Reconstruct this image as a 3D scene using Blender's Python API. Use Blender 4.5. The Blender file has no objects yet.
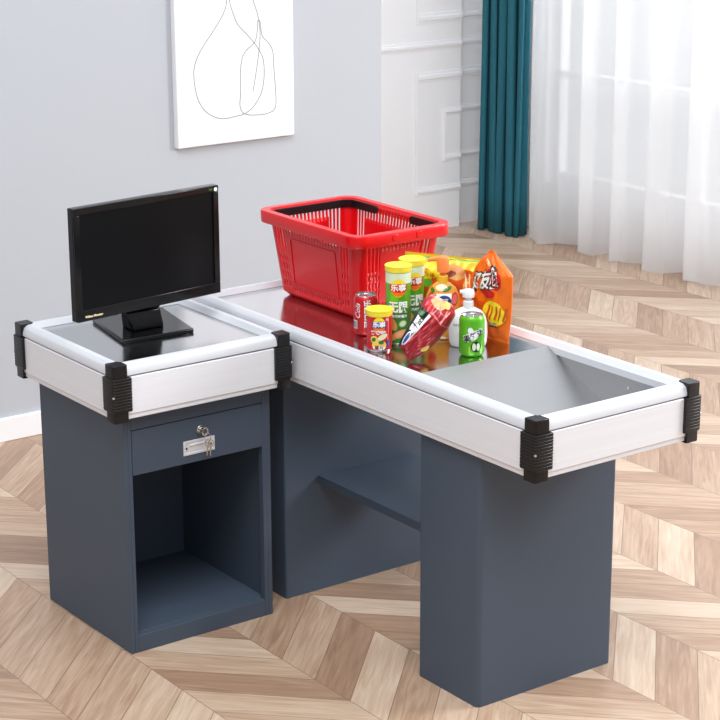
import bpy, bmesh, math, random
from mathutils import Vector, Matrix
random.seed(7)
PI = math.pi
C = bpy.context.scene.collection

# ------------------------------------------------------------------ helpers
def lin(c):
    return tuple(((x/255)/12.92 if x/255 <= .04045 else ((x/255+.055)/1.055)**2.4) for x in c) + (1,)
class NT:
    def __init__(s, mat):
        s.t = mat.node_tree; s.n = s.t.nodes; s.b = s.n.get('Principled BSDF')
    def node(s, typ, **kw):
        n = s.n.new(typ)
        for k, v in kw.items():
            if k.startswith('i_'):
                n.inputs[int(k[2:])].default_value = v
            else: setattr(n, k, v)
        return n
    def link(s, a, b): s.t.links.new(a, b)
    def m(s, op, a, b=None, c=None):
        n = s.n.new('ShaderNodeMath'); n.operation = op
        for i, v in enumerate((a, b, c)):
            if v is None: continue
            if isinstance(v, (int, float)): n.inputs[i].default_value = v
            else: s.link(v, n.inputs[i])
        return n.outputs[0]
def mat(name, col, rough=.5, metal=0., coat=0., spec=.5, trans=0., noise=None, bump=None):
    """noise=(scale xyz, amount) varies the colour; bump=(scale xyz, strength)"""
    m = bpy.data.materials.new(name); m.use_nodes = True; t = NT(m); b = t.b
    b.inputs['Base Color'].default_value = lin(col); b.inputs['Roughness'].default_value = rough
    b.inputs['Metallic'].default_value = metal; b.inputs['Coat Weight'].default_value = coat
    b.inputs['Coat Roughness'].default_value = .08
    b.inputs['Specular IOR Level'].default_value = spec; b.inputs['Transmission Weight'].default_value = trans
    def nz(scale, det=3):
        tc = t.node('ShaderNodeTexCoord'); mp = t.node('ShaderNodeMapping'); mp.inputs['Scale'].default_value = scale
        t.link(tc.outputs['Object'], mp.inputs['Vector'])
        n = t.node('ShaderNodeTexNoise'); n.inputs['Scale'].default_value = 1; n.inputs['Detail'].default_value = det
        t.link(mp.outputs[0], n.inputs['Vector']); return n.outputs['Fac']
    if noise:
        f = nz(noise[0]); mx = t.node('ShaderNodeMix', data_type='RGBA')
        c = lin(col); k = noise[1]
        mx.inputs['A'].default_value = tuple(x*(1-k) for x in c[:3]) + (1,)
        mx.inputs['B'].default_value = tuple(min(1, x*(1+k)) for x in c[:3]) + (1,)
        t.link(f, mx.inputs['Factor']); t.link(mx.outputs['Result'], b.inputs['Base Color'])
    if bump:
        f = nz(bump[0]); bp = t.node('ShaderNodeBump'); bp.inputs['Strength'].default_value = bump[1]; bp.inputs['Distance'].default_value = .002
        t.link(f, bp.inputs['Height']); t.link(bp.outputs[0], b.inputs['Normal'])
    return m
def link(o, parent=None):
    C.objects.link(o)
    if parent is not None: o.parent = parent
    return o
def finish(name, bm, m, parent=None, smooth=False, bevel=0, seg=2, angle=35):
    me = bpy.data.meshes.new(name)
    bmesh.ops.recalc_face_normals(bm, faces=bm.faces[:])
    bm.to_mesh(me); bm.free()
    for x in (m if isinstance(m, (list, tuple)) else [m]): me.materials.append(x)
    o = link(bpy.data.objects.new(name, me), parent)
    if bevel:
        b = o.modifiers.new('bevel', 'BEVEL'); b.width = bevel; b.segments = seg; b.limit_method = 'ANGLE'; b.angle_limit = math.radians(30)
    if smooth or bevel:
        me.polygons.foreach_set('use_smooth', [True]*len(me.polygons))
        if not (smooth == 'all'):
            try: me.set_sharp_from_angle(angle=math.radians(angle))
            except Exception: pass
    return o
def tag(o, label, cat, group=None):
    o['label'] = label; o['category'] = cat
    if group: o['group'] = group
    return o
def empty(name, loc, label, cat, group=None):
    o = bpy.data.objects.new(name, None); C.objects.link(o); o.location = loc; o.empty_display_size = .05
    bpy.context.view_layer.update()
    return tag(o, label, cat, group)
def struct(o): o['kind'] = 'structure'; return o
def box(bm, x0, x1, y0, y1, z0, z1, mi=0):
    vs = [bm.verts.new(p) for p in ((x0,y0,z0),(x1,y0,z0),(x1,y1,z0),(x0,y1,z0),(x0,y0,z1),(x1,y0,z1),(x1,y1,z1),(x0,y1,z1))]
    for f in ((0,3,2,1),(4,5,6,7),(0,1,5,4),(1,2,6,5),(2,3,7,6),(3,0,4,7)):
        bm.faces.new([vs[i] for i in f]).material_index = mi
    return vs
def BOX(name, m, parent, *a, bevel=0, off=(0,0,0)):
    bm = bmesh.new(); box(bm, a[0]-off[0], a[1]-off[0], a[2]-off[1], a[3]-off[1], a[4]-off[2], a[5]-off[2])
    return finish(name, bm, m, parent, bevel=bevel)
def lathe(bm, prof, n=48, sx=1, sy=1, rot=0, mi=0, caps=True):
    rings = []
    for r, z in prof:
        rings.append([bm.verts.new((math.cos(2*PI*i/n)*r*sx*math.cos(rot)-math.sin(2*PI*i/n)*r*sy*math.sin(rot),
                                    math.cos(2*PI*i/n)*r*sx*math.sin(rot)+math.sin(2*PI*i/n)*r*sy*math.cos(rot), z)) for i in range(n)])
    for a, b in zip(rings, rings[1:]):
        for i in range(n): bm.faces.new((a[i], a[(i+1)%n], b[(i+1)%n], b[i])).material_index = mi
    if caps:
        bm.faces.new(rings[0][::-1]).material_index = mi; bm.faces.new(rings[-1]).material_index = mi
def tube(bm, pts, r, n=8, mi=0):
    pts = [Vector(p) for p in pts]; rings = []
    for i, p in enumerate(pts):
        d = (pts[min(i+1, len(pts)-1)] - pts[max(i-1, 0)]).normalized()
        a = d.cross(Vector((0,0,1)) if abs(d.z) < .9 else Vector((1,0,0))).normalized(); b = d.cross(a)
        rings.append([bm.verts.new(p + (a*math.cos(2*PI*k/n) + b*math.sin(2*PI*k/n))*r) for k in range(n)])
    for a, b in zip(rings, rings[1:]):
        for k in range(n): bm.faces.new((a[k], a[(k+1)%n], b[(k+1)%n], b[k])).material_index = mi
    bm.faces.new(rings[0][::-1]); bm.faces.new(rings[-1])
def prism(bm, poly, z0, z1, mi=0):
    a = [bm.verts.new((x, y, z0)) for x, y in poly]; b = [bm.verts.new((x, y, z1)) for x, y in poly]; n = len(poly)
    for i in range(n): bm.faces.new((a[i], a[(i+1)%n], b[(i+1)%n], b[i])).material_index = mi
    bm.faces.new(a[::-1]).material_index = mi; bm.faces.new(b).material_index = mi

# printing: flat shapes and lettering laid over a surface S(s, t, off)
def text_tris(s, size, bold=0., tilt=0., shear=0.):
    cu = bpy.data.curves.new('t', 'FONT'); cu.body = s; cu.size = size; cu.align_x = 'CENTER'; cu.align_y = 'CENTER'
    cu.offset = bold; cu.shear = shear; cu.resolution_u = 3
    o = bpy.data.objects.new('t', cu); C.objects.link(o)
    dg = bpy.context.evaluated_depsgraph_get(); dg.update()
    me = bpy.data.meshes.new_from_object(o.evaluated_get(dg))
    V = [(v.co.x, v.co.y) for v in me.vertices]; F = [tuple(p.vertices) for p in me.polygons]
    bpy.data.objects.remove(o); bpy.data.curves.remove(cu); bpy.data.meshes.remove(me)
    c, q = math.cos(tilt), math.sin(tilt)
    return [(x*c-y*q, x*q+y*c) for x, y in V], F
class Print:
    def __init__(s, S, maxlen=.006): s.bm = bmesh.new(); s.S = S; s.ml = maxlen; s.layer = 0
    def _add(s, V, F, mi, lay):
        b = bmesh.new(); vs = [b.verts.new((x, y, 0)) for x, y in V]
        for f in F:
            try: b.faces.new([vs[i] for i in f])
            except ValueError: pass
        bmesh.ops.triangulate(b, faces=b.faces[:])
        for _ in range(5):
            es = [e for e in b.edges if e.calc_length() > s.ml]
            if not es: break
            bmesh.ops.subdivide_edges(b, edges=es, cuts=1); bmesh.ops.triangulate(b, faces=b.faces[:])
        mp = {v: s.bm.verts.new(s.S(v.co.x, v.co.y, .0004 + lay*.0003)) for v in b.verts}
        for f in b.faces:
            try: s.bm.faces.new([mp[v] for v in f.verts]).material_index = mi
            except ValueError: pass
        b.free()
    def poly(s, pts, mi, lay=0): s._add(pts, [tuple(range(len(pts)))], mi, lay); return s
    def ell(s, cx, cy, a, b, mi, lay=0, tilt=0, n=28):
        return s.poly([(cx+a*math.cos(t)*math.cos(tilt)-b*math.sin(t)*math.sin(tilt), cy+a*math.cos(t)*math.sin(tilt)+b*math.sin(t)*math.cos(tilt)) for t in (2*PI*i/n for i in range(n))], mi, lay)
    def rect(s, x0, x1, y0, y1, mi, lay=0): return s.poly([(x0,y0),(x1,y0),(x1,y1),(x0,y1)], mi, lay)
    def text(s, st, size, cx, cy, mi, lay=1, bold=0., tilt=0., sx=1., shear=0.):
        V, F = text_tris(st, size, bold, tilt, shear); s._add([(cx+x*sx, cy+y) for x, y in V], F, mi, lay); return s
    def done(s, name, mats, parent):
        """one part per cluster of printing: islands closer than 4 mm stay together"""
        bm = s.bm; bm.verts.ensure_lookup_table(); seen = {}; boxes = []
        for v in bm.verts:
            if v in seen: continue
            st = [v]; seen[v] = k = len(boxes); lo = v.co.copy(); hi = v.co.copy()
            while st:
                a = st.pop()
                for c in range(3): lo[c] = min(lo[c], a.co[c]); hi[c] = max(hi[c], a.co[c])
                for e in a.link_edges:
                    b = e.other_vert(a)
                    if b not in seen: seen[b] = k; st.append(b)
            boxes.append((lo, hi))
        root = list(range(len(boxes)))
        def find(a):
            while root[a] != a: a = root[a]
            return a
        for a in range(len(boxes)):
            for b in range(a):
                if all(boxes[a][0][c] - .004 < boxes[b][1][c] and boxes[b][0][c] - .004 < boxes[a][1][c] for c in range(3)): root[find(a)] = find(b)
        for g in sorted({find(a) for a in range(len(boxes))}):
            mp = {}; me = bpy.data.meshes.new(name); V = []; F = []; MI = []
            for f in bm.faces:
                if find(seen[f.verts[0]]) != g: continue
                for v in f.verts:
                    if v not in mp: mp[v] = len(V); V.append(v.co[:])
                F.append([mp[v] for v in f.verts]); MI.append(f.material_index)
            me.from_pydata(V, [], F)
            for m in mats: me.materials.append(m)
            me.polygons.foreach_set('material_index', MI); me.polygons.foreach_set('use_smooth', [True]*len(F))
            link(bpy.data.objects.new(name, me), parent)
        bm.free()
FACE = -127.0*PI/180
def cyl(r, a0=FACE):
    return lambda s, t, o: ((r+o)*math.cos(a0+s/r), (r+o)*math.sin(a0+s/r), t)

# ------------------------------------------------------------------ materials
M = {}
M['steel_blue'] = mat('powder coated blue grey steel', (72,84,100), .52, 0, 0, .35, noise=((3,3,3), .03), bump=((900,900,900), .05))
M['alu'] = mat('brushed white aluminium', (232,234,240), .42, .06, noise=((2,2,160), .05), bump=((3,3,300), .08))
M['alu_top'] = mat('satin aluminium rail', (218,221,227), .34, .12, noise=((2,2,2), .02))
M['deck'] = mat('polished stainless steel', (196,198,200), .16, 1., noise=((40,3,3), .03))
M['well'] = mat('brushed stainless steel', (176,176,178), .40, 1., noise=((4,60,60), .04))
M['black'] = mat('ribbed black plastic', (13,14,18), .35, spec=.4)
M['gloss'] = mat('glossy black plastic', (10,10,12), .15, spec=.35)
M['screen'] = mat('dark monitor screen', (9,9,12), .4, spec=.12)
M['chrome'] = mat('chrome', (215,215,215), .15, 1.)
M['brass'] = mat('key metal', (190,180,165), .3, 1.)
M['plate'] = mat('white metal plate', (236,236,240), .35, .3)
M['red'] = mat('red basket plastic', (218,3,16), .3, 0, spec=.5)
M['white'] = mat('white paint', (248,249,252), .55)
M['wall'] = mat('grey wall paint', (188,193,200), .8, noise=((1,1,1), .02))
M['canvas'] = mat('white print paper', (240,240,246), .5)
M['ink'] = mat('grey ink line', (110,110,116), .6)
for k, c in dict(p_white=(245,245,245), p_black=(22,24,28), p_red=(200,22,34), p_darkred=(140,12,30), p_yellow=(250,222,40), p_green=(96,180,50), p_dkgreen=(48,120,40),
                 p_blue=(40,70,150), p_orange=(245,120,20), p_dkorange=(215,85,15), p_chip=(240,200,90), p_tan=(215,160,90), p_pale=(215,232,200), p_cream=(245,225,180), p_peach=(240,170,120),
                 p_brown=(130,60,30), p_gold=(215,190,120), p_pink=(225,110,110), p_navy=(25,35,60)).items():
    M[k] = mat('printed ' + k[2:], c, .35)
M['lidyellow'] = mat('yellow plastic lid', (250,228,60), .35)
M['can_red'] = mat('red drinks can print', (205,30,36), .28, .25)
M['can_green'] = mat('green drinks can print', (98,190,40), .25, .3)
M['tin'] = mat('can aluminium', (205,205,208), .25, 1.)
M['foil_orange'] = mat('orange foil', (246,112,14), .35, .1, bump=((45,45,45), .5))
M['foil_red'] = mat('dark red foil', (158,10,32), .28, .15, bump=((40,40,40), .6))
M['foil_yellow'] = mat('yellow foil', (232,192,40), .3, .15, bump=((35,35,35), .7))
M['soap_white'] = mat('white bottle plastic', (240,240,244), .3)
M['soap_amber'] = mat('amber bottle plastic', (225,150,50), .15, coat=.5)
M['pump_orange'] = mat('orange pump plastic', (255,140,70), .35)
M['pump_yellow'] = mat('yellow pump plastic', (248,190,50), .35)

def floor_material():
    m = bpy.data.materials.new('chevron wood floor'); m.use_nodes = True; t = NT(m); W, P_ = .302, .151
    geo = t.node('ShaderNodeNewGeometry'); sp = t.node('ShaderNodeSeparateXYZ'); t.link(geo.outputs['Position'], sp.inputs[0])
    x = t.m('ADD', sp.outputs[0], .003); y = sp.outputs[1]
    u = t.m('DIVIDE', x, W); col = t.m('FLOOR', u); fu = t.m('SUBTRACT', u, col); xl = t.m('MULTIPLY', fu, W)
    par = t.m('FLOORED_MODULO', col, 2.); sgn = t.m('SUBTRACT', 1., t.m('MULTIPLY', par, 2.))      # even +1
    v = t.m('ADD', y, t.m('MULTIPLY', sgn, xl)); vv = t.m('DIVIDE', t.m('SUBTRACT', v, .045), P_)
    idx = t.m('FLOOR', vv); fv = t.m('SUBTRACT', vv, idx)
    along = t.m('MULTIPLY', t.m('SUBTRACT', xl, t.m('MULTIPLY', sgn, y)), .7071)
    wn = t.node('ShaderNodeTexWhiteNoise', noise_dimensions='2D'); cb = t.node('ShaderNodeCombineXYZ')
    t.link(col, cb.inputs[0]); t.link(idx, cb.inputs[1]); t.link(cb.outputs[0], wn.inputs['Vector']); rnd = wn.outputs['Value']
    def grain(sa, sv, det, dist=0.):
        c = t.node('ShaderNodeCombineXYZ'); t.link(t.m('ADD', t.m('MULTIPLY', along, sa), t.m('MULTIPLY', rnd, 31.)), c.inputs[0])
        t.link(t.m('MULTIPLY', v, sv), c.inputs[1]); t.link(t.m('MULTIPLY', rnd, 17.), c.inputs[2])
        n = t.node('ShaderNodeTexNoise'); n.inputs['Scale'].default_value = 1; n.inputs['Detail'].default_value = det
        n.inputs['Distortion'].default_value = dist
        t.link(c.outputs[0], n.inputs['Vector']); return n.outputs['Fac']
    g1 = grain(4, 34, 6, 1.1); g2 = grain(9, 150, 3)
    f = t.m('ADD', t.m('MULTIPLY', rnd, .57), t.m('ADD', t.m('MULTIPLY', g1, .75), t.m('MULTIPLY', g2, .34)))
    f = t.m('SUBTRACT', f, .31)
    r = t.node('ShaderNodeValToRGB'); e = r.color_ramp.elements
    e[0].position = 0.05; e[0].color = lin((142,111,90)); e[1].position = 1.; e[1].color = lin((220,200,179))
    k = e.new(.35); k.color = lin((170,138,114)); k = e.new(.62); k.color = lin((195,168,144))
    t.link(f, r.inputs[0])
    # seams between the planks
    d1 = t.m('MULTIPLY', t.m('MINIMUM', fu, t.m('SUBTRACT', 1., fu)), W); d2 = t.m('MULTIPLY', t.m('MINIMUM', fv, t.m('SUBTRACT', 1., fv)), P_*.707)
    s1 = t.m('LESS_THAN', t.m('MINIMUM', d1, d2), .0011)
    mx = t.node('ShaderNodeMix', data_type='RGBA'); mx.inputs['B'].default_value = lin((112,84,66))
    t.link(t.m('MULTIPLY', s1, .75), mx.inputs['Factor']); t.link(r.outputs[0], mx.inputs['A']); t.link(mx.outputs['Result'], t.b.inputs['Base Color'])
    bp = t.node('ShaderNodeBump'); bp.inputs['Strength'].default_value = .12; bp.inputs['Distance'].default_value = .002
    t.link(g2, bp.inputs['Height']); t.link(bp.outputs[0], t.b.inputs['Normal'])
    t.b.inputs['Roughness'].default_value = .36
    return m
def cloth(name, col, rough=.9, weave=600, trans=0., clear=0.):
    m = bpy.data.materials.new(name); m.use_nodes = True; t = NT(m)
    t.b.inputs['Base Color'].default_value = lin(col); t.b.inputs['Roughness'].default_value = rough; t.b.inputs['Specular IOR Level'].default_value = .2
    tc = t.node('ShaderNodeTexCoord'); mp = t.node('ShaderNodeMapping'); mp.inputs['Scale'].default_value = (weave*.15, weave*.15, weave)
    t.link(tc.outputs['Object'], mp.inputs[0]); n = t.node('ShaderNodeTexNoise'); n.inputs['Scale'].default_value = 1.; t.link(mp.outputs[0], n.inputs['Vector'])
    mx = t.node('ShaderNodeMix', data_type='RGBA'); c = lin(col)
    mx.inputs['A'].default_value = tuple(q*.82 for q in c[:3])+(1,); mx.inputs['B'].default_value = tuple(min(1, q*1.18) for q in c[:3])+(1,)
    t.link(n.outputs['Fac'], mx.inputs['Factor']); 
    if not trans: t.link(mx.outputs['Result'], t.b.inputs['Base Color'])
    out = t.n['Material Output']
    if trans:
        tr = t.node('ShaderNodeBsdfTranslucent'); tr.inputs[0].default_value = (.93,.94,.95,1)
        a = t.node('ShaderNodeMixShader'); a.inputs[0].default_value = trans; t.link(t.b.outputs[0], a.inputs[1]); t.link(tr.outputs[0], a.inputs[2])
        tp = t.node('ShaderNodeBsdfTransparent'); b = t.node('ShaderNodeMixShader'); b.inputs[0].default_value = clear
        t.link(a.outputs[0], b.inputs[1]); t.link(tp.outputs[0], b.inputs[2]); t.link(b.outputs[0], out.inputs['Surface'])
    return m
M['teal'] = cloth('teal linen curtain', (46,108,124), .85, 500)
M['sheer'] = cloth('white sheer voile', (240,241,244), .9, 500, trans=.5, clear=.27)

# ------------------------------------------------------------------ setting
WY = 1.795          # face of the grey wall
struct(BOX('floor', floor_material(), None, -6, 4.6, -6, 4.2, -.06, 0))
struct(BOX('wall_back', M['wall'], None, -4.5, 2.161, WY, 1.95, 0, 2.7))
struct(BOX('baseboard_back', M['white'], None, -4.5, 2.161, WY-.014, WY+.001, 0, .084, bevel=.003))
struct(BOX('wall_panelled', M['white'], None, 1.0, 3.99, 3.56, 3.72, 0, 2.7))
struct(BOX('wall_recess', M['white'], None, 3.98, 4.30, 3.61, 3.72, 0, 2.7))
def moulding(i, y, x0, x1, z0, z1, d=.011, vert=False):
    bm = bmesh.new(); h = z1-z0
    if vert: prof = None
    pr = [(0,0),(d*.5,0),(d*.6,.18),(d,.32),(d,.62),(d*.55,.78),(d*.5,1),(0,1)]
    if not vert:
        a = [bm.verts.new((x0, y-p, z0+q*h)) for p, q in pr]; b = [bm.verts.new((x1, y-p, z0+q*h)) for p, q in pr]
    else:
        w = x1-x0
        a = [bm.verts.new((x0+q*w, y-p, z0)) for p, q in pr]; b = [bm.verts.new((x0+q*w, y-p, z1)) for p, q in pr]
    n = len(pr)
    for k in range(n): bm.faces.new((a[k], a[(k+1)%n], b[(k+1)%n], b[k]))
    bm.faces.new(a); bm.faces.new(b[::-1])
    return struct(finish('trim_%d' % i, bm, M['white'], None))
ti = 1
for z0, z1, xl in ((.925,.965,1.2),(1.055,1.105,3.712),(.765,.812,3.712),(.588,.62,3.888),(.352,.384,3.888),(.192,.226,3.712),(1.9,1.94,3.712)):
    moulding(ti, 3.56, xl, 3.99, z0, z1); ti += 1
    moulding(ti, 3.61, 3.985, 4.24, z0, z1); ti += 1
for x0, z0, z1 in ((3.700,.192,.812),(3.876,.352,.62),(3.700,1.055,1.94)):
    moulding(ti, 3.56, x0, x0+.018, z0, z1, .012, True); ti += 1
# window wall with a wide window behind the sheer
wx = 4.27
bm = bmesh.new()
box(bm, wx, wx+.15, -1.2, 3.72, 0, .26); box(bm, wx, wx+.15, 3.22, 3.72, .26, 2.7); box(bm, wx, wx+.15, -1.2, 3.22, 2.45, 2.7); box(bm, wx, wx+.15, -1.2, -.9, .26, 2.45)
struct(finish('wall_right', bm, M['white'], None))
bm = bmesh.new()
box(bm, wx+.04, wx+.09, -.9, 3.22, .26, .31); box(bm, wx+.04, wx+.09, -.9, 3.22, .78, .82); box(bm, wx+.04, wx+.09, -.9, 3.22, 2.40, 2.45)
for y in (-.9, .15, 1.17, 2.19, 3.17): box(bm, wx+.042, wx+.088, y, y+.05, .31, 2.40)
wf = struct(finish('window_1', bm, M['white'], None, bevel=.003))
gl = mat('window glass', (255,255,255), .0, 0, trans=1.); gl.node_tree.nodes['Principled BSDF'].inputs['IOR'].default_value = 1.1
BOX('glass_pane', gl, wf, wx+.062, wx+.066, -.9, 3.22, .3, 2.42)

# ------------------------------------------------------------------ curtains
def curtain(name, m, pts, z0f, z1, label, cat, n_z=14, flare=0., thick=0.):
    bm = bmesh.new(); g = []
    for j in range(n_z+1):
        q = j/n_z; row = []
        for i, (x, y, a) in enumerate(pts):
            zb = z0f(i); k = 1 + flare*(1-q)**2
            row.append(bm.verts.new((x + a*k, y + .012*math.sin(i*.13+q*3)*(1-q), zb + (z1-zb)*q)))
        g.append(row)
    for a, b in zip(g, g[1:]):
        for i in range(len(pts)-1): bm.faces.new((a[i], a[i+1], b[i+1], b[i]))
    o = finish(name, bm, m, None, smooth='all')
    if thick: s = o.modifiers.new('s', 'SOLIDIFY'); s.thickness = thick; s.offset = 0
    return tag(o, label, cat)
pts = []
N = 120
for i in range(N+1):
    q = i/N; y = 3.455 - q*.305; ph = q*5.0*2*PI
    pts.append((4.055 + .03*q, y + -.030*math.sin(2*ph), .050*math.sin(ph) + .006*math.sin(2.3*ph+1)))
curtain('drape_curtain', M['teal'], pts, lambda i: .004, 2.62, 'teal blue floor-length drape gathered in folds beside the white sheer', 'curtain', flare=.1, thick=.002)
pts = []
y = 3.06; i = 0; rs = random.Random(3)
knots = [(3.10,-.03),(3.06,-.035),(2.98,-.06),(2.90,-.01),(2.83,.05),(2.755,.045),(2.72,-.045),(2.64,-.03),(2.58,.05),(2.53,.045),(2.505,-.05),(2.44,-.03),(2.36,.05),(2.29,.05),(2.265,-.045),(2.17,-.02),(2.09,.05),(2.03,.045),(2.00,-.055),(1.9,-.03),(1.80,.045)]
yy = 1.76
while yy > -.7:
    for dy, a in ((0,.04),(-.03,-.055),(-.12,-.02),(-.2,.05)): knots.append((yy+dy, a*rs.uniform(.8,1.2)))
    yy -= .25
kk = 0
for (ya, aa), (yb, ab) in zip(knots, knots[1:]):
    n = 8
    for s in range(n):
        q = s/n; w = (1-math.cos(PI*q))/2
        pts.append((4.10, ya+(yb-ya)*q, aa+(ab-aa)*w))
curtain('sheer_curtain', M['sheer'], pts, lambda i: .006 + .006*math.sin(i*.31), 2.62, 'white translucent sheer curtain hanging in soft folds before the window', 'curtain', flare=.15)

# ------------------------------------------------------------------ framed print on the grey wall
fr = empty('framed_print', (1.49, WY, .94), 'white framed print of two thin line-drawn vases on grey wall', 'picture')
off = (1.49, WY, .94)
BOX('frame', M['white'], fr, 1.243, 1.742, WY-.028, WY, .950, 1.68, bevel=.003, off=off)
BOX('print_sheet', M['canvas'], fr, 1.249, 1.730, WY-.0295, WY-.027, .957, 1.672, off=off)
vase = [(1.462,1.62),(1.456,1.52),(1.458,1.459),(1.443,1.413),(1.399,1.354),(1.352,1.299),(1.323,1.251),(1.314,1.205),(1.324,1.133),(1.35,1.083),(1.391,1.052),(1.433,1.04),(1.48,1.043),(1.523,1.049),(1.562,1.071),(1.596,1.116),(1.61,1.172),(1.608,1.236),(1.585,1.281),(1.544,1.328),(1.502,1.37),(1.48,1.419),(1.469,1.458),(1.470,1.52),(1.466,1.62)]
bott = [(1.587,1.376),(1.584,1.341),(1.572,1.302),(1.533,1.273),(1.516,1.243),(1.509,1.196),(1.508,1.125),(1.505,1.077),(1.523,1.049),(1.571,1.04),(1.629,1.042),(1.658,1.062),(1.659,1.127),(1.653,1.208),(1.65,1.26),(1.634,1.293),(1.605,1.323),(1.597,1.375),(1.587,1.376)]
stem = [(1.561,1.126),(1.574,1.183),(1.59,1.269),(1.596,1.332),(1.592,1.376),(1.583,1.412),(1.570,1.448),(1.56,1.50)]
bud = [(1.572,1.452),(1.578,1.462),(1.572,1.472),(1.564,1.462),(1.572,1.452)]
def smoothline(p, k=5):
    out = []
    for i in range(len(p)-1):
        a, b, c, d = p[max(i-1,0)], p[i], p[i+1], p[min(i+2,len(p)-1)]
        for s in range(k):
            t = s/k
            out.append(tuple(.5*((2*b[j])+(-a[j]+c[j])*t+(2*a[j]-5*b[j]+4*c[j]-d[j])*t*t+(-a[j]+3*b[j]-3*c[j]+d[j])*t**3) for j in (0,1)))
    return out + [p[-1]]
bm = bmesh.new()
for L in (vase, bott, stem, bud):
    q = smoothline(L); w = .0011
    prev = None
    for i, p in enumerate(q):
        a, b = q[max(i-1,0)], q[min(i+1,len(q)-1)]
        dx, dz = b[0]-a[0], b[1]-a[1]; l = math.hypot(dx, dz) or 1
        cur = [bm.verts.new((p[0]-dz/l*w*s-off[0], -.0302, p[1]+dx/l*w*s-off[2])) for s in (-1, 1)]
        if prev: bm.faces.new((prev[0], prev[1], cur[1], cur[0]))
        prev = cur
finish('line_drawing', bm, M['ink'], fr)

# ------------------------------------------------------------------ counters
ZB, ZS, ZR = .655, .770, .800
def rail(bm, prof, x0, x1, y0, y1, side):
    """sweep a profile of (inset, z) along one side, mitred at both ends"""
    a, b = [], []
    for o, z in prof:
        if side == 'front': p, q = (x0+o, y0+o), (x1-o, y0+o)
        elif side == 'right': p, q = (x1-o, y0+o), (x1-o, y1-o)
        elif side == 'back': p, q = (x1-o, y1-o), (x0+o, y1-o)
        else: p, q = (x0+o, y1-o), (x0+o, y0+o)
        a.append(bm.verts.new((*p, z))); b.append(bm.verts.new((*q, z)))
    n = len(prof)
    for i in range(n): bm.faces.new((a[i], a[(i+1)%n], b[(i+1)%n], b[i]))
    bm.faces.new(a[::-1]); bm.faces.new(b)
def tray(root, x0, x1, y0, y1, bare):
    ox, oy, oz = root.location
    X0, X1, Y0, Y1 = x0-ox, x1-ox, y0-oy, y1-oy; g = .004
    side = [(0,.672),(0,.7655),(.0015,.767),(.02,.767),(.02,ZB+.002),(.0045,ZB+.002),(.0035,ZB+.004),(.0035,.669),(.0015,.6695)]
    top = [(.004,.7705),(.0005,.7715),(.0005,.778),(.004,.790),(.0055,.7925),(.012,.7975),(.014,.7978),(.0145,.7990),(.028,.8003),(.0305,.7995),(.033,.797),(.044,.7875),(.044,.7705)]
    for s in ('front', 'right', 'back', 'left'):
        bm = bmesh.new(); rail(bm, side, X0+g, X1-g, Y0+g, Y1-g, s); finish('side_panel', bm, M['alu'], root, smooth=True, angle=25)
        bm = bmesh.new(); rail(bm, top, X0+g, X1-g, Y0+g, Y1-g, s); finish('top_rail', bm, M['alu_top'], root, smooth=True, angle=22)
    # dark inner joint
    for ci, (cx, cy, sx, sy) in enumerate(((X0,Y0,1,1),(X1,Y0,-1,1),(X1,Y1,-1,-1),(X0,Y1,1,-1))):
        if ci == bare: continue
        bm = bmesh.new()
        def Lpoly(o, arm, wid, r=.006):
            # L shape in plan hugging the corner, o = outward growth
            base = [(-o+r, -o), (arm, -o), (arm, wid), (wid, wid), (wid, arm), (-o, arm), (-o, -o+r), (-o+r*.3, -o+r*.3)]
            return [(cx+sx*a, cy+sy*b) for a, b in base]
        prism(bm, Lpoly(.0005, .040, .034), .762, .8025)
        prism(bm, Lpoly(.0005, .040, .02), ZB-.003, .682)
        prism(bm, Lpoly(.0036, .0500, .02), .680, .7665)
        z = .6835
        while z < .762:
            prism(bm, Lpoly(.0042, .0502, .01), z, z+.0066); z += .0078
        o = finish('corner_guard', bm, M['black'], root, bevel=.0015)
        bm = bmesh.new()
        d = Vector((-sx, -sy, 0)).normalized(); p = Vector((cx, cy, .722)) + d*.0035
        tube(bm, [p - d*.004, p - d*.0005, p + d*.0005], .0032, 14)
        sc = finish('screw', bm, M['chrome'], o, smooth=True); sc['label'] = 'chrome screw head'

# cash cabinet ----------------------------------------------------------------
A, B = .444, .455
cab = empty('cash_cabinet', (A/2, B/2, 0), 'small square blue-grey cash desk with drawer, carrying the monitor', 'cabinet')
o_ = (A/2, B/2, 0)
T = .012
bm = bmesh.new()
def bb(*a): box(bm, a[0]-o_[0], a[1]-o_[0], a[2]-o_[1], a[3]-o_[1], a[4], a[5])
# shell with folded front frame
bb(0, T, .0, B, 0, ZB); bb(A-T, A, .0, B, 0, ZB); bb(T, A-T, B-T, B, 0, ZB)
bb(T, A-T, .02, B-T, .036, .048)
bb(T, .0225, 0, .02, 0, ZB); bb(.419, A-T, 0, .02, 0, ZB)
bb(.0225, .419, 0, .02, 0, .048); bb(.0225, .419, 0, .02, .6115, ZB)
bb(.0225, .419, .02, B-T, .6115, .62)
finish('cabinet_body', bm, M['steel_blue'], cab, bevel=.0012)
bm = bmesh.new(); box(bm, .0235-o_[0], .4183-o_[0], -.0005-o_[1], .0015-o_[1]+.016, .4895, .6095)
box(bm, .03-o_[0], .408-o_[0], .0175-o_[1], .40-o_[1], .495, .602)
dr = finish('drawer', bm, M['steel_blue'], cab, bevel=.001)
bm = bmesh.new(); yb = -o_[1]
tube(bm, [(.224-o_[0], yb+.002, .577), (.224-o_[0], yb-.006, .577), (.224-o_[0], yb-.007, .577)], .011, 20)
tube(bm, [(.224-o_[0], yb-.006, .577), (.224-o_[0], yb-.012, .577)], .0075, 20)
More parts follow.
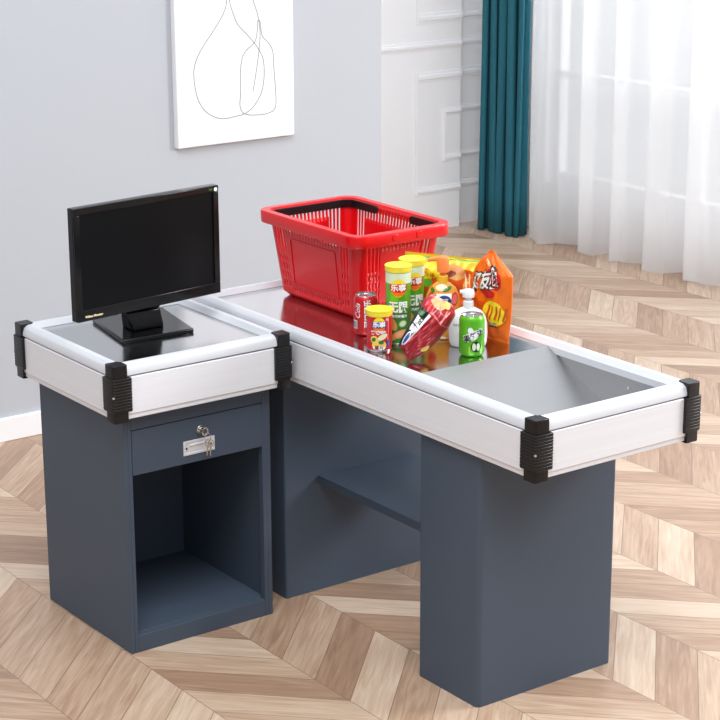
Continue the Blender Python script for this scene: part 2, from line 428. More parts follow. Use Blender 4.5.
lk = finish('lock_cylinder', bm, M['chrome'], dr, bevel=.001); lk['label'] = 'chrome round lock'
bm = bmesh.new()
x0, x1, z0, z1 = .174-o_[0], .269-o_[0], .512, .551
box(bm, x0, x1, yb-.0025, yb, z0, z0+.006); box(bm, x0, x1, yb-.0025, yb, z1-.006, z1)
box(bm, x0, x0+.007, yb-.0025, yb, z0+.006, z1-.006); box(bm, x1-.007, x1, yb-.0025, yb, z0+.006, z1-.006)
box(bm, x0+.006, x1-.006, yb-.0012, yb, z0+.005, z1-.005); box(bm, x0+.02, x1-.02, yb-.0035, yb-.001, .536, .540)
pl = finish('handle_plate', bm, M['plate'], dr, bevel=.0006); pl['label'] = 'white recessed pull plate'
for sx in (.183, .257):
    bm = bmesh.new(); tube(bm, [(sx-o_[0], yb-.0012, .531), (sx-o_[0], yb-.0032, .531)], .0028, 12)
    finish('rivet', bm, M['black'], dr)
tray(cab, -.047, .484, -.045, .4916, 2)
BOX('worktop', M['deck'], cab, -.006, .443, -.004, .450, .772, .786, off=o_)
bm = bmesh.new()
# key with its bow and a second one hanging from the ring
kx, ky, kz = .224, -.013, .577
key = tag(link(bpy.data.objects.new('key', None)), 'pair of small metal keys hanging from the drawer lock', 'key'); key.location = (kx, ky, kz)
tube(bm, [(0, .002, 0), (0, -.010, 0)], .002, 8)
ring = [(math.cos(t)*.008, -.016, math.sin(t)*.010) for t in (2*PI*i/20 for i in range(21))]; tube(bm, ring, .002, 6)
finish('key_bow', bm, M['brass'], key, smooth=True)
bm = bmesh.new(); tube(bm, [(math.cos(t)*.009+.006, -.018+math.sin(t)*.003, math.sin(t)*.011-.016) for t in (2*PI*i/24 for i in range(25))], .0009, 6)
finish('split_ring', bm, M['chrome'], key, smooth=True)
bm = bmesh.new(); 
for dx in (-.002, .004): 
    tube(bm, [(dx+.01+math.cos(t)*.0075, -.017-dx, math.sin(t)*.009-.033) for t in (2*PI*i/20 for i in range(21))], .0018, 6)
    tube(bm, [(dx+.009, -.017-dx, -.042), (dx+.007, -.017-dx, -.066)], .0022, 6)
finish('hanging_key', bm, M['brass'], key, smooth=True)

# long checkout counter ---------------------------------------------------------
X0, X1, Y0, Y1 = .5027, 1.026, -.998, .488
o_ = ((X0+X1)/2, (Y0+Y1)/2, 0)
ctr = empty('checkout_counter', o_, 'long white-sided checkout counter on blue-grey legs, carrying the basket and groceries', 'counter')
def legbox(x0, x1, y0, y1, r, z1):
    bm = bmesh.new(); poly = []
    for cx, cy, a in ((x0+r,y0+r,PI),(x1-r,y0+r,1.5*PI),(x1-r,y1-r,0),(x0+r,y1-r,.5*PI)):
        for k in range(7): t = a+k/6*PI/2; poly.append((cx+r*math.cos(t)-o_[0], cy+r*math.sin(t)-o_[1]))
    prism(bm, poly, 0, z1); return bm
finish('leg', legbox(.525, .972, -.7804, -.5406, .014, ZB+.01), M['steel_blue'], ctr, smooth=True)
finish('leg', legbox(.530, 1.012, .061, .30, .006, ZB+.01), M['steel_blue'], ctr, smooth=True)
bm = bmesh.new(); box(bm, .643-o_[0], .965-o_[0], -.541-o_[1], .0615-o_[1], .337, .342); box(bm, .643-o_[0], .646-o_[0], -.541-o_[1], .0615-o_[1], .318, .337); box(bm, .962-o_[0], .965-o_[0], -.541-o_[1], .0615-o_[1], .318, .337)
finish('shelf', bm, M['steel_blue'], ctr, bevel=.001)
tray(ctr, X0, X1, Y0, Y1, 3)
YD = -.500
BOX('worktop', M['deck'], ctr, .545, .983, YD, .447, .772, .786, off=o_)
BOX('underside_panel', M['steel_blue'], ctr, .524, 1.004, YD, .468, ZB+.004, ZB+.008, off=o_)
bm = bmesh.new(); xa, xb = .546, .982
def vv(p): return bm.verts.new((p[0]-o_[0], p[1]-o_[1], p[2]))
pf = [(YD, .786), (YD-.2, .689), (YD-.252, .664), (Y0+.047, .664), (Y0+.047, .788)]
Lv = [vv((xa, y, z)) for y, z in pf]; Rv = [vv((xb, y, z)) for y, z in pf]
for i in range(4): bm.faces.new((Lv[i], Lv[i+1], Rv[i+1], Rv[i]))
bm.faces.new(Lv + [vv((xa, YD, .786))][:0]); bm.faces.new(Rv[::-1])
w_ = finish('bagging_well', bm, M['well'], ctr); s = w_.modifiers.new('s', 'SOLIDIFY'); s.thickness = .0012; s.offset = 0
bm = bmesh.new(); tube(bm, [(xb-.0005-o_[0], -.80-o_[1], .745), (xb-.003-o_[0], -.80-o_[1], .745)], .004, 12); finish('rivet', bm, M['chrome'], ctr, smooth=True)

# ------------------------------------------------------------------ monitor
mo = empty('monitor', (.23, .28, .786), 'black flat computer monitor with a thin bezel on the small cash desk', 'monitor')
o_ = (.23, .28, .786)
def Q(bm, pts8):
    vs = [bm.verts.new((p[0]-o_[0], p[1]-o_[1], p[2]-o_[2])) for p in pts8]
    for f in ((0,3,2,1),(4,5,6,7),(0,1,5,4),(1,2,6,5),(2,3,7,6),(3,0,4,7)): bm.faces.new([vs[i] for i in f])
bm = bmesh.new()
b0 = [(.105,.172),(.315,.162),(.365,.410),(.146,.412)]; b1 = [(.108,.176),(.312,.166),(.361,.406),(.150,.408)]
Q(bm, [(*p, .786) for p in b0] + [(*p, .797) for p in b0]); 
finish('base', bm, M['gloss'], mo, bevel=.0035)
bm = bmesh.new()
Q(bm, [(.168,.228,.797),(.262,.226,.797),(.262,.300,.797),(.176,.302,.797),(.150,.232,.85),(.254,.230,.85),(.254,.262,.85),(.150,.262,.85)])
Q(bm, [(.150,.232,.85),(.254,.230,.85),(.254,.262,.85),(.150,.262,.85),(.140,.236,.93),(.262,.234,.93),(.262,.255,.93),(.140,.255,.93)])
finish('neck', bm, M['gloss'], mo, bevel=.004)
Xl, Xr, Zb, Zt = -.036, .431, .8645, 1.1600; y0 = .198; y1 = .226
bm = bmesh.new()
w = .022; box(bm, Xl-o_[0], Xr-o_[0], y0+.006-o_[1], y1-o_[1], Zb-o_[2], Zt-o_[2])
box(bm, Xl-o_[0], Xr-o_[0], y0-o_[1], y0+.007-o_[1], Zt-.018-o_[2], Zt-o_[2]); box(bm, Xl-o_[0], Xr-o_[0], y0-o_[1], y0+.007-o_[1], Zb-o_[2], Zb+.030-o_[2])
box(bm, Xl-o_[0], Xl+.018-o_[0], y0-o_[1], y0+.007-o_[1], Zb+.030-o_[2], Zt-.018-o_[2]); box(bm, Xr-.018-o_[0], Xr-o_[0], y0-o_[1], y0+.007-o_[1], Zb+.030-o_[2], Zt-.018-o_[2])
box(bm, Xl+.05-o_[0], Xr-.05-o_[0], y1-.001-o_[1], y1+.02-o_[1], Zb+.04-o_[2], Zt-.05-o_[2])
finish('bezel', bm, M['gloss'], mo, bevel=.002)
BOX('screen', M['screen'], mo, Xl+.018, Xr-.018, y0+.0045, y0+.0065, Zb+.030, Zt-.018, off=o_)
Sm = lambda s, t, o: (Xl+s-o_[0], y0-.0003-o-o_[1], Zb+t-o_[2])
Print(Sm).text('Wilson Monitor', .0085, .050, .012, 0, bold=.0003).done('maker_lettering', [M['p_cream']], mo)
Print(Sm).text('LED', .006, Xr-Xl-.028, Zt-Zb-.009, 1).ell(Xr-Xl-.0105, Zt-Zb-.0105, .0055, .0055, 0).text('i', .006, Xr-Xl-.0105, Zt-Zb-.0105, 2).done('sticker', [M['p_white'], M['p_green'], M['p_blue']], mo)

for ch in mo.children:
    if ch.name.split('.')[0] in ('bezel', 'screen', 'maker_lettering', 'sticker'): ch.rotation_euler = (0, 0, .115)
# ------------------------------------------------------------------ shopping basket
bc = (.851, .178, .7868); BH = .245
bk = empty('shopping_basket', bc, 'red plastic shopping basket with slotted sides and folded black handles', 'basket')
bk.rotation_euler = (0, 0, math.radians(-.4))
def ring(hx, hy, r, zz, per=8, nx=60, ny=88):
    """closed loop with the same vertex count at every height: straight sides then arcs"""
    out = []
    for cx, cy, a, n, d in ((hx-r, hy-r, 0, nx, (-1,0)), (-hx+r, hy-r, PI/2, ny, (0,-1)), (-hx+r, -hy+r, PI, nx, (1,0)), (hx-r, -hy+r, 1.5*PI, ny, (0,1))):
        for k in range(per): t = a+k/per*PI/2; out.append((cx+r*math.cos(t), cy+r*math.sin(t), zz))
        L = 2*(hx-r) if d[0] else 2*(hy-r)
        sx, sy = cx+r*math.cos(a+PI/2), cy+r*math.sin(a+PI/2)
        for k in range(n): out.append((sx+d[0]*L*k/n, sy+d[1]*L*k/n, zz))
    return out
PER, NX, NY = 8, 72, 108
tot = 4*PER + 2*NX + 2*NY
side_of = []
for n in (NX, NY, NX, NY):
    side_of += [None]*PER + [(k, n) for k in range(n)]
lv = [0, .05, .055, .10, .14, .20, .24, .31, .34, .41, .44, .50, .54, .74, .80, .84, .88, .93, .985]
def dims(t):
    if t < .055: k = t/.055; return .108+.014*k, .178+.014*k
    k = (t-.055)/.945; return .122+.025*k, .192+.030*k
bm = bmesh.new(); rows = []
for t in lv:
    hx, hy = dims(t); rows.append([bm.verts.new(p) for p in ring(hx, hy, .028, t*BH, PER, NX, NY)])
def hole(i, t):
    s = side_of[i]
    if s is None: return False
    k, n = s; e = min(k, n-1-k); ph = k % 4
    if k < 2 or k > n-3: return False
    if ph < 2: return False
    if e < 15:                                   # tall slots by the corners
        if .54 < t < .93: return True
        if .34 < t < .41 or .44 < t < .50 or .24 < t < .31 or .14 < t < .20: return True
        return False
    if .80 < t < .93: return True
    if .10 < t < .14: return True
    return False
for a, b, t0, t1 in zip(rows, rows[1:], lv, lv[1:]):
    for i in range(tot):
        if hole(i, (t0+t1)/2): continue
        bm.faces.new((a[i], a[(i+1)%tot], b[(i+1)%tot], b[i]))
bm.faces.new(rows[0][::-1])
wl = finish('basket_wall', bm, M['red'], bk, smooth=True, angle=30); s = wl.modifiers.new('s', 'SOLIDIFY'); s.thickness = .0028; s.offset = -1
# raised panel outline on the long sides
for sx in (-1, 1):
    bm = bmesh.new()
    hx = dims(.5)[0]+.0005
    for a, b, c, d in ((-.11,.11,.175,.179),(-.11,.11,.045,.049),(-.11,-.106,.049,.175),(.106,.11,.049,.175)):
        xo = lambda z: sx*(dims(z/BH)[0]+.0002)
        v = [bm.verts.new((xo(z)+sx*o, y, z)) for o in (-.001,.0022) for y, z in ((a,c),(b,c),(b,d),(a,d))]
        for f in ((0,3,2,1),(4,5,6,7),(0,1,5,4),(1,2,6,5),(2,3,7,6),(3,0,4,7)): bm.faces.new([v[q] for q in f])
    finish('panel_rib', bm, M['red'], bk)
bm = bmesh.new(); R0 = []
for o, z in ((.000,BH*.985-.006),(.020,BH*.86),(.0215,BH*.87),(.0225,BH-.004),(.0205,BH),(.000,BH),(-.0015,BH-.002),(-.001,BH-.010)):
    hx, hy = .1465, .2215
    R0.append([bm.verts.new(p) for p in ring(hx+o, hy+o, .030+o*.6, z, PER, 4, 4)])
n_ = len(R0[0])
R0.append(R0[0])
for a, b in zip(R0, R0[1:]):
    for i in range(n_): bm.faces.new((a[i], a[(i+1)%n_], b[(i+1)%n_], b[i]))
finish('rim', bm, M['red'], bk, smooth=True, angle=40)
for sy in (-1, 1):
    for x in (-.035, .045):
        bm = bmesh.new(); prism(bm, [(x-.010, sy*.2415), (x+.010, sy*.2415), (x+.010, sy*.246), (x-.010, sy*.246)], BH-.024, BH-.006)
        finish('rim_latch', bm, M['red'], bk, bevel=.002)
for sy in (-1, 1):                                # two U handles folded flat inside the rim
    bm = bmesh.new(); hx, hy = .1405, .2155; path = []
    path.append((-hx, sy*.088))
    for k in range(9): t = PI - k/8*PI/2; path.append((-hx+.03+.03*math.cos(t), sy*(hy-.03+.03*math.sin(t))))
    for k in range(9): t = PI/2 - k/8*PI/2; path.append((hx-.03+.03*math.cos(t), sy*(hy-.03+.03*math.sin(t))))
    path.append((hx, sy*.088))
    prev = None
    for i, (x, y) in enumerate(path):
        a, b = path[max(i-1,0)], path[min(i+1,len(path)-1)]; dx, dy = b[0]-a[0], b[1]-a[1]; l = math.hypot(dx, dy)
        nx_, ny_ = -dy/l*.0035*(-sy), dx/l*.0035*(-sy)
        cur = [bm.verts.new((x+nx_*p, y+ny_*p, z)) for p, z in ((-1,BH-.028),(1,BH-.028),(1,BH-.005),(-1,BH-.005))]
        if prev:
            for k in range(4): bm.faces.new((prev[k], prev[(k+1)%4], cur[(k+1)%4], cur[k]))
        else: bm.faces.new(cur)
        prev = cur
    bm.faces.new(prev[::-1])
    for x in (-hx, hx): tube(bm, [(x-.004, sy*.088, BH-.0165), (x+.004, sy*.088, BH-.0165)], .0115, 16)
    h = finish('handle', bm, M['black'], bk, bevel=.001); h['label'] = 'folded black handle'

# ------------------------------------------------------------------ groceries
Z = .7865
def soda(name, x, y, r, h, body, label):
    c = empty(name, (x, y, Z), label, 'can')
    bm = bmesh.new(); lathe(bm, [(r*.74,.0),(r*.78,.0005),(r*.92,.006),(r,.011),(r,h-.014),(r*.93,h-.006),(r*.84,h-.002)], 48, caps=False)
    f = finish('can_body', bm, body, c, smooth=True)
    bm = bmesh.new(); lathe(bm, [(r*.84,h-.002),(r*.86,h),(r*.82,h+.0005),(r*.79,h-.004),(0.0001,h-.0045)], 48, caps=False); finish('can_end', bm, M['tin'], c, smooth=True)
    bm = bmesh.new(); lathe(bm, [(r*.0001,.003),(r*.7,.002),(r*.74,0)], 48, caps=False); finish('can_base', bm, M['tin'], c, smooth=True)
    bm = bmesh.new(); lathe(bm, [(.007,h-.0042),(.007,h-.002)], 20, sx=1.5, rot=.6); finish('pull_tab', bm, M['tin'], c, smooth=True)
    return c
cola = soda('soda_can', .671, -.124, .032, .108, M['can_red'], 'red drinks can with white script behind the short red crisp canister')
Print(cyl(.032)).poly([(-.042,.02),(-.024,.02),(-.024,.042),(-.042,.042)], 0).done('barcode_panel', [M['p_white']], cola)
P = Print(cyl(.032))
for k in range(8): P.rect(-.0405+k*.002, -.0395+k*.002, .022, .040, 0, 1)
P.done('barcode', [M['p_navy']], cola)
Print(cyl(.032)).text('可口可乐', .019, .006, .062, 0, bold=.0006, tilt=PI/2).text('Cola', .022, -.022, .068, 0, tilt=PI/2, shear=.3).done('lettering', [M['p_white']], cola)

gc = soda('soda_can', .768, -.446, .0325, .107, M['can_green'], 'bright green apple drinks can standing in front of the white pump bottle')
P = Print(cyl(.0325, FACE+.06))
P.ell(0, .058, .019, .012, 3, 0, tilt=.5).ell(-.006, .070, .007, .010, 0, 1, tilt=.3)
P.text('美年达', .0195, .002, .057, 0, 2, bold=.0018, tilt=.42, sx=.95).text('美年达', .0195, .002, .057, 1, 3, bold=.0004, tilt=.42, sx=.95)
P.ell(.008, .029, .0135, .0135, 1, 2).ell(.0025, .029, .0048, .0100, 3, 3).ell(.0135, .029, .0048, .0100, 3, 3).rect(.0078, .0088, .036, .047, 1, 4)
P.rect(-.010, -.0085, .012, .030, 4, 1)
P.done('lettering', [M['p_white'], M['p_black'], M['p_green'], M['p_pale'], M['p_yellow']], gc)

def canister(x, y, r, h, cols, label, kind):
    c = empty('crisp_canister', (x, y, Z), label, 'canister')
    bm = bmesh.new(); lathe(bm, [(r*.96,0),(r,.002),(r,h-.012)], 56); b_ = finish('tube', bm, cols[0], c, smooth=True)
    bm = bmesh.new(); lathe(bm, [(r*.9,0),(r*1.02,.0),(r*1.02,.004),(r*1.003,.0045)], 56); finish('base_ring', bm, M['tin'], c, smooth=True)
    bm = bmesh.new(); lathe(bm, [(r*1.04,h-.016),(r*1.06,h-.014),(r*1.06,h-.004),(r*1.09,h-.003),(r*1.09,h-.0005),(r*1.05,h),(r*.95,h-.001),(r*.93,h-.003),(.0001,h-.003)], 56, caps=False)
    finish('lid', bm, M['lidyellow'], c, smooth=True)
    return c
def lays(P, cy, k=1.):
    P.ell(0, cy, .0165*k, .0195*k, 1, 1).ell(0, cy-.006*k, .0155*k, .012*k, 6, 2)
    w = .019*k; P.poly([(-w,cy-.006*k),(-w*.5,cy-.0085*k),(0,cy-.009*k),(w*.5,cy-.0085*k),(w,cy-.006*k),(w,cy+.0075*k),(w*.5,cy+.009*k),(0,cy+.0095*k),(-w*.5,cy+.009*k),(-w,cy+.0075*k)], 2, 3)
    P.text('乐事', .0155*k, 0, cy, 0, 4, bold=.0006, sx=1.05)
for (x, y, h, lab, sh) in ((.690, -.240, .208, 'front tall green crisp canister with yellow lid, nearest the red bag', .0), (.767, -.198, .206, 'rear tall green crisp canister, half hidden behind its matching twin', .006)):
    g = canister(x, y, .0325, h, [M['can_green']], lab, 'g'); g['group'] = 'tall green crisp canisters'
    P = Print(cyl(.0325, FACE+.0 if not sh else FACE+.25), .005)
    P.rect(-.1, .1, h-.045, h-.017, 3, 0)                      # pale top band
    P.poly([(-.1,.006),(.1,.006),(.1,.085),(.05,.1),(0,.085),(-.05,.075),(-.1,.085)], 4, 0)
    P.done('wrap_band', [M['p_white'], M['p_yellow'], M['p_red'], M['p_pale'], M['p_dkgreen']], g)
    P = Print(cyl(.0325, FACE+.0 if not sh else FACE+.25), .004)
    lays(P, h-.056, 1.22); P.done('logo', [M['p_white'], M['p_yellow'], M['p_red'], M['p_pale'], M['p_dkgreen'], M['p_orange'], M['p_orange']], g)
    P = Print(cyl(.0325, FACE+.0 if not sh else FACE+.25), .004)
    P.text('无限', .031, 0, h-.108, 0, 3, bold=.0012, sx=.85).text('黄瓜味薯片', .0085, .003, h-.131, 0, 3, bold=.0003)
    P.done('lettering', [M['p_white']], g)
    P = Print(cyl(.0325, FACE+.0 if not sh else FACE+.25), .004)
    P.ell(.012, .058, .012, .010, 1, 2, tilt=.5).ell(.012, .058, .009, .007, 0, 3, tilt=.5).ell(-.014, .056, .010, .018, 2, 2, tilt=.4).ell(.004, .030, .022, .010, 2, 2, tilt=.4).ell(.006, .031, .017, .006, 3, 3, tilt=.4).ell(-.018, .02, .012, .008, 2, 3)
    P.done('picture', [M['p_pale'], M['p_green'], M['p_tan'], M['p_peach']], g)
g = canister(.612, -.262, .0325, .108, [mat('red canister print', (212,22,30), .3)], 'short red crisp canister with yellow lid at the counter edge', 'r')
P = Print(cyl(.0325), .004); lays(P, .072, 1.0); P.done('logo', [M['p_white'], M['p_yellow'], M['p_blue'], M['p_pale'], M['p_dkgreen'], M['p_orange'], M['p_orange']], g)
P = Print(cyl(.0325), .004)
P.text('烤肉味', .011, -.002, .051, 0, 3, bold=.0004, sx=1.2).text('薯片', .012, .0, .011, 1, 3, bold=.0003).text('新', .009, .021, .085, 0, 3)
P.done('lettering', [M['p_white'], M['p_brown']], g)
P = Print(cyl(.0325), .004)
P.ell(.0, .018, .019, .013, 0, 1).ell(.009, .040, .014, .007, 1, 2, tilt=.5).ell(-.013, .033, .010, .010, 0, 1).ell(-.014, .033, .006, .005, 2, 3, tilt=.6).ell(.005, .026, .007, .005, 2, 3).ell(.024, .022, .005, .009, 3, 2).ell(.0, .011, .016, .006, 4, 2)
P.done('picture', [M['p_chip'], M['p_cream'], M['p_dkgreen'], M['p_blue'], M['p_white']], g)

# pump bottles
def pump(x, y, hb, hw, hd, hh, bodym, headm, neckm, label, nz=.04, name='pump_bottle'):
    c = empty(name, (x, y, Z), label, 'bottle'); rot = FACE + PI/2
    bm = bmesh.new(); k = hb
    prof = [(.82,.0),(.93,.002),(1.0,.12*k),(1.03,.35*k),(1.0,.6*k),(.90,.78*k),(.70,.91*k),(.42,.98*k),(.32,1.0*k)]
    lathe(bm, prof, 56, sx=hw, sy=hd, rot=rot); finish('bottle_body', bm, bodym, c, smooth='all')
    bm = bmesh.new(); lathe(bm, [(.0135,k-.002),(.0135,k+.016),(.011,k+.018)], 32); finish('collar', bm, neckm, c, smooth=True)
    bm = bmesh.new(); lathe(bm, [(.0075,k+.016),(.0075,k+.026),(.0155,k+.027),(.0165,hh-.010),(.014,hh-.002),(.010,hh)], 32)
    # nozzle pointing to the viewer's left
    rx, ry = -math.cos(rot), -math.sin(rot)
    tube(bm, [(rx*q, ry*q, hh-.006-.0022*(q/.03)**2) for q in (0, nz*.3, nz*.6, nz*.85, nz)], .0052, 10)
    finish('pump_head', bm, headm, c, smooth=True)
    def S(s, t, o):
        # lay printing on the elliptical front
        def rad(t):
            q = t/k
            for (r0, z0), (r1, z1) in zip([(a, b/k) for a, b in prof], [(a, b/k) for a, b in prof][1:]):
                if q <= z1: return r0+(r1-r0)*(q-z0)/max(1e-6, z1-z0)
            return .3
        r = rad(t); a = hw*r; b = hd*r; th = -PI/2 + s/a
        lx, ly = (a+o)*math.cos(th), (b+o)*math.sin(th)
        return (lx*math.cos(rot)-ly*math.sin(rot), lx*math.sin(rot)+ly*math.cos(rot), t)
    return c, S
wb, S = pump(.815, -.374, .103, .0490, .029, .150, M['soap_white'], M['soap_white'], M['soap_white'], 'white pump soap bottle behind the green drinks can', nz=.022)
P = Print(S, .004); P.rect(-.040, -.024, .035, .075, 0, 1).text('洗手液', .008, -.033, .06, 1, 2).done('label', [M['p_white'], M['p_blue']], wb)
ab, S = pump(.812, -.272, .150, .048, .030, .218, M['soap_amber'], M['pump_orange'], M['pump_yellow'], 'amber pump soap bottle with orange pump head, between crisp bags and canisters')
P = Print(S, .004)
P.ell(-.031, .110, .012, .016, 3, 1, tilt=.3).ell(-.031, .110, .009, .012, 4, 2, tilt=.3).ell(.033, .108, .012, .018, 3, 1, tilt=-.3).ell(.033, .108, .009, .013, 4, 2, tilt=-.3)
P.ell(-.030, .132, .008, .006, 5, 2, tilt=-.6).ell(.012, .135, .014, .005, 5, 1, tilt=.4).ell(-.004, .138, .016, .008, 6, 1)
P.ell(-.03, .05, .014, .018, 3, 1).ell(.03, .045, .014, .018, 3, 1)
P.done('fruit_picture', [M['p_white'], M['p_navy'], M['p_blue'], M['p_red'], M['p_pink'], M['p_dkgreen'], M['p_cream']], ab)
P = Print(S, .004)
P.rect(-.017, .023, .072, .124, 0, 3).ell(.003, .107, .017, .0125, 2, 4).ell(.006, .103, .014, .008, 0, 5).text('蓝月亮', .0125, .004, .103, 1, 6, bold=.0004)
P.done('label', [M['p_white'], M['p_navy'], M['p_blue']], ab)

# foil bags
def lerp(a, b, t): return tuple(p+(q-p)*t for p, q in zip(a, b))
def bag(name, rows, nrm, thick, m, label, ends=(True, True), wr=1., seed=0):
    """rows: list of (v, left xyz, right xyz); printed face looks along nrm"""
    nrm = Vector(nrm).normalized(); base = Vector(rows[0][1]).lerp(Vector(rows[0][2]), .5)
    zmin = min(min(r[1][2], r[2][2]) for r in rows)
    c = empty(name, (base.x, base.y, zmin), label, 'crisp bag'); org = Vector((base.x, base.y, zmin))
    rr = random.Random(seed); ph = [rr.uniform(0, 6) for _ in range(8)]
    def S(u, v, o, side=1):
        v = min(1, max(0, v)); u = max(-1, min(1, u))
        for (va, la, ra), (vb, lb, rb) in zip(rows, rows[1:]):
            if v <= vb + 1e-9: break
        t = (v-va)/(vb-va); t = t*t*(3-2*t)*.35 + t*.65
        L, R = Vector(lerp(la, lb, t)), Vector(lerp(ra, rb, t)); p = L.lerp(R, (u+1)/2)
        ev = max(0, min(1, (v-.045)/.91)) ; prof = max(0, 1-abs(2*ev-1)**3.2)**.8
        T_ = thick*max(0, 1-abs(u)**2.6)**.62*prof
        edge = (abs(2*ev-1)**2)
        wv = wr*.0035*math.sin(u*9+ph[0]+v*5)*edge*prof**.5 + wr*.0022*math.sin(u*17-v*13+ph[1]) * prof + wr*.0018*math.sin(v*23+u*6+ph[2])*prof
        d = side*(T_ + .0008 + o) + wv*(1-abs(u)**4)
        return tuple(p + nrm*d - org)
    bm = bmesh.new(); nu, nv = 36, 48; G = {}
    for sd in (1, -1):
        for j in range(nv+1):
            for i in range(nu+1): G[sd,i,j] = bm.verts.new(S(-1+2*i/nu, j/nv, 0, sd))
        for j in range(nv):
            for i in range(nu): bm.faces.new((G[sd,i,j], G[sd,i+1,j], G[sd,i+1,j+1], G[sd,i,j+1]))
    for j in range(nv):
        for i in (0, nu): bm.faces.new((G[1,i,j], G[1,i,j+1], G[-1,i,j+1], G[-1,i,j]))
    for i in range(nu):
        for j in (0, nv): bm.faces.new((G[1,i,j], G[1,i+1,j], G[-1,i+1,j], G[-1,i,j]))
    finish('foil_bag', bm, m, c, smooth=True, angle=60)
    # printing in millimetre-like units: s across (metres from centre), t up (metres)
    H = (Vector(rows[-1][1]).lerp(Vector(rows[-1][2]), .5) - base).length
    W = max((Vector(r[1])-Vector(r[2])).length for r in rows)/2
    return c, (lambda s, t, o: S(s/W, t/H, o)), W, H
# orange bag
x = .902
ora, S, W, H = bag('crisp_bag', [(0,(x,-.286,Z),(x+.004,-.430,Z)),(.3,(x,-.282,.86),(x,-.440,.86)),(.62,(x,-.279,.935),(x,-.444,.93)),(.76,(x,-.296,.967),(x,-.443,.970)),(.9,(x,-.327,1.000),(x,-.390,1.007)),(1,(x,-.357,1.025),(x,-.365,1.027))],
    (-1,0,.05), .022, M['foil_orange'], 'orange upright crisp bag with ridged chips pictured, rightmost grocery', seed=2)
P = Print(S, .006)
P.ell(.026, .168, .034, .026, 3, 1, tilt=-.35)
P.text('好友趣', .053, -.002, .158, 1, 2, bold=.0055, tilt=.20, sx=.66).text('好友趣', .053, -.002, .158, 0, 3, bold=.0014, tilt=.20, sx=.66)
P.ell(.014, .128, .026, .011, 3, 2)
P.text('好丽友', .011, .008, .204, 4, 1, bold=.0006, tilt=-.5)
P.rect(.014, .040, .038, .048, 1, 1).text('里脊牛排味', .0065, .027, .043, 0, 2)
P.done('lettering', [M['p_white'], M['p_black'], M['p_red'], M['p_red'], M['p_cream']], ora)
P = Print(S, .006)
P.poly([(-.06,.112),(-.02,.103),(.02,.105),(.03,.096),(-.01,.088),(-.06,.098)], 2, 0)
P.ell(.036, .074, .043, .038, 2, 0, tilt=-.2).ell(.036, .077, .040, .035, 0, 1, tilt=-.2)
for k in range(5):
    a = .008+k*.0145; P.poly([(a-.002,.058),(a+.003,.054),(a+.011,.080),(a+.013,.100),(a+.008,.101),(a+.004,.080)], 2, 2)
P.done('picture', [M['p_yellow'], M['p_chip'], M['p_dkorange']], ora)

# big yellow bag at the back
L0, R0_ = (.806,-.118), (.958,-.268)
yb_, S, W, H = bag('crisp_bag', [(0,(*L0,Z),(*R0_,Z)),(.3,(L0[0]-.004,L0[1]+.004,.85),(R0_[0]+.004,R0_[1]-.004,.85)),(.8,(L0[0],L0[1],.95),(R0_[0],R0_[1],.945)),(1,(L0[0],L0[1],.990),(R0_[0],R0_[1],.975))],
    (-.70,-.71,.05), .022, M['foil_yellow'], 'large yellow crumpled snack bag standing at the back of the groceries', wr=1.6, seed=5)
P = Print(S, .006)
P.ell(.055, .085, .055, .075, 8, 0).ell(-.06, .07, .05, .09, 8, 0).ell(.028, .150, .034, .022, 0, 1, tilt=-.3).ell(.036, .158, .022, .012, 1, 2, tilt=-.4).ell(.018, .143, .016, .009, 2, 2, tilt=.3).ell(-.04, .15, .03, .025, 3, 0, tilt=.4).ell(-.075, .12, .012, .04, 0, 1).ell(-.088, .165, .006, .016, 4, 1).ell(.075, .10, .022, .035, 5, 0, tilt=.3)
for k in range(4): P.poly([(.062+k*.011,.07),(.067+k*.011,.07),(.060+k*.012,.145),(.056+k*.012,.145)], 6, 2)
P.ell(-.045, .118, .012, .01, 7, 2).rect(-.11, .11, .183, .187, 7, 1)
P.done('picture', [M['p_tan'], M['p_peach'], M['p_brown'], M['p_yellow'], M['p_darkred'], M['p_gold'], M['p_cream'], M['p_green'], M['p_dkorange']], yb_)

# leaning dark red bag
y = -.405
red, S, W, H = bag('crisp_bag', [(0,(.566,y,.838),(.597,y,.790)),(.06,(.569,y,.846),(.608,y,.790)),(.35,(.597,y,.884),(.655,y,.803)),(.72,(.632,y,.925),(.722,y,.850)),(.9,(.655,y+.01,.943),(.756,y+.01,.882)),(1,(.690,y+.02,.945),(.757,y+.02,.905))],
    (-.50, -.82, .26), .024, M['foil_red'], 'dark red crumpled crisp bag lying tilted at the front of the counter', seed=9, wr=1.1)
P = Print(S, .005)
P.poly([(-.060,.0),(-.029,.01),(-.022,.130),(-.060,.138)], 1, 1)
P.poly([(-.031,.014),(-.027,.02),(-.015,.125),(-.024,.128)], 0, 2)
P.ell(-.040, .032, .010, .022, 0, 2).ell(-.040, .032, .007, .017, 2, 3)
P.text('薯愿', .027, -.037, .080, 0, 3, bold=.0008, tilt=PI/2)
P.rect(-.054, -.036, .110, .124, 3, 3)
P.done('logo', [M['p_white'], M['p_black'], M['p_blue'], M['p_dkgreen']], red)
P = Print(S, .005)
P.ell(-.012, .172, .030, .020, 0, 2, tilt=-.2).ell(.018, .178, .022, .014, 1, 2).ell(-.030, .158, .014, .022, 2, 1).ell(.045, .062, .008, .016, 1, 1, tilt=-.3)
P.poly([(-.028,.135),(-.010,.140),(.03,.128),(.055,.135),(.03,.124),(-.010,.134)], 3, 2)
P.poly([(-.005,.165),(.01,.150),(.035,.148),(.008,.146)], 3, 3)
P.done('picture', [M['p_peach'], M['p_chip'], M['p_red'], M['p_pink']], red)

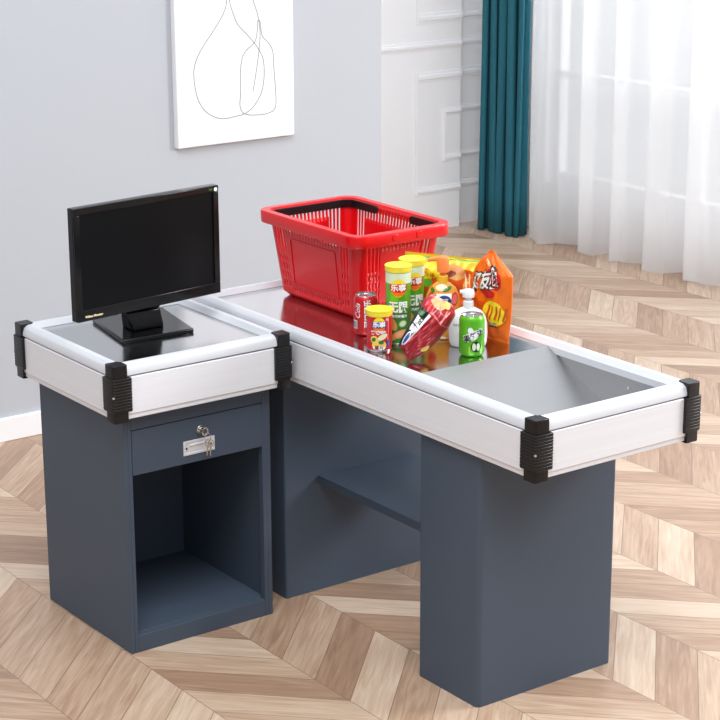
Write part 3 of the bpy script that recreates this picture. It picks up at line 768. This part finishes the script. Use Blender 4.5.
# ------------------------------------------------------------------ light, camera
w = bpy.data.worlds.new('world'); bpy.context.scene.world = w; w.use_nodes = True
WH, WU, WW = .25, 1.0, .66      # horizon, overhead, window side
bg = w.node_tree.nodes['Background']; bg.inputs[0].default_value = (.93,.96,1,1); bg.inputs[1].default_value = .33
wt = w.node_tree; tc = wt.nodes.new('ShaderNodeTexCoord'); sp = wt.nodes.new('ShaderNodeSeparateXYZ'); wt.links.new(tc.outputs['Generated'], sp.inputs[0])
def wr(sock, a, b, c, d):
    n = wt.nodes.new('ShaderNodeMapRange'); n.interpolation_type = 'SMOOTHSTEP'
    for k, v in zip((1,2,3,4), (a,b,c,d)): n.inputs[k].default_value = v
    wt.links.new(sock, n.inputs[0]); return n.outputs[0]
up = wr(sp.outputs[2], .05, .85, WH, WU); side = wr(sp.outputs[0], .35, .9, 0, WW)
ad = wt.nodes.new('ShaderNodeMath'); ad.operation = 'ADD'; wt.links.new(up, ad.inputs[0]); wt.links.new(side, ad.inputs[1]); wt.links.new(ad.outputs[0], bg.inputs[1])
def area(name, loc, target, sx, sy, power, col=(1,1,1)):
    l = bpy.data.lights.new(name, 'AREA'); l.shape = 'RECTANGLE'; l.size = sx; l.size_y = sy; l.energy = power; l.color = col
    o = bpy.data.objects.new(name, l); C.objects.link(o); o.location = loc
    o.rotation_euler = (Vector(target)-Vector(loc)).to_track_quat('-Z', 'Y').to_euler(); return o
area('softbox_right', (3.9, -2.2, 2.4), (1.2, -.4, .3), 1.2, 1.2, 105, (.99,.99,1))
area('daylight_window', (5.0, 1.2, 1.7), (3.5, 1.2, 1.0), 3.6, 2.0, 56, (1,1,1))
area('softbox_front', (-.8, -2.0, 4.7), (.6, .3, .4), 2.6, 2.6, 160, (.97,.985,1))
cam = bpy.data.cameras.new('camera'); co = bpy.data.objects.new('camera', cam); C.objects.link(co)
cam.sensor_width = 36; cam.lens = 1957.6605/720*36; cam.clip_start = .05; cam.clip_end = 60
co.location = (-2.2941, -4.1445, 2.1694); co.rotation_euler = (1.2873, .003, -.6332)
sc = bpy.context.scene; sc.camera = co
sc.view_settings.view_transform = 'Standard'; sc.view_settings.look = 'None'; sc.view_settings.exposure = .08; sc.view_settings.gamma = 1
sc.cycles.max_bounces = 8; sc.cycles.transparent_max_bounces = 12; sc.cycles.use_denoising = True
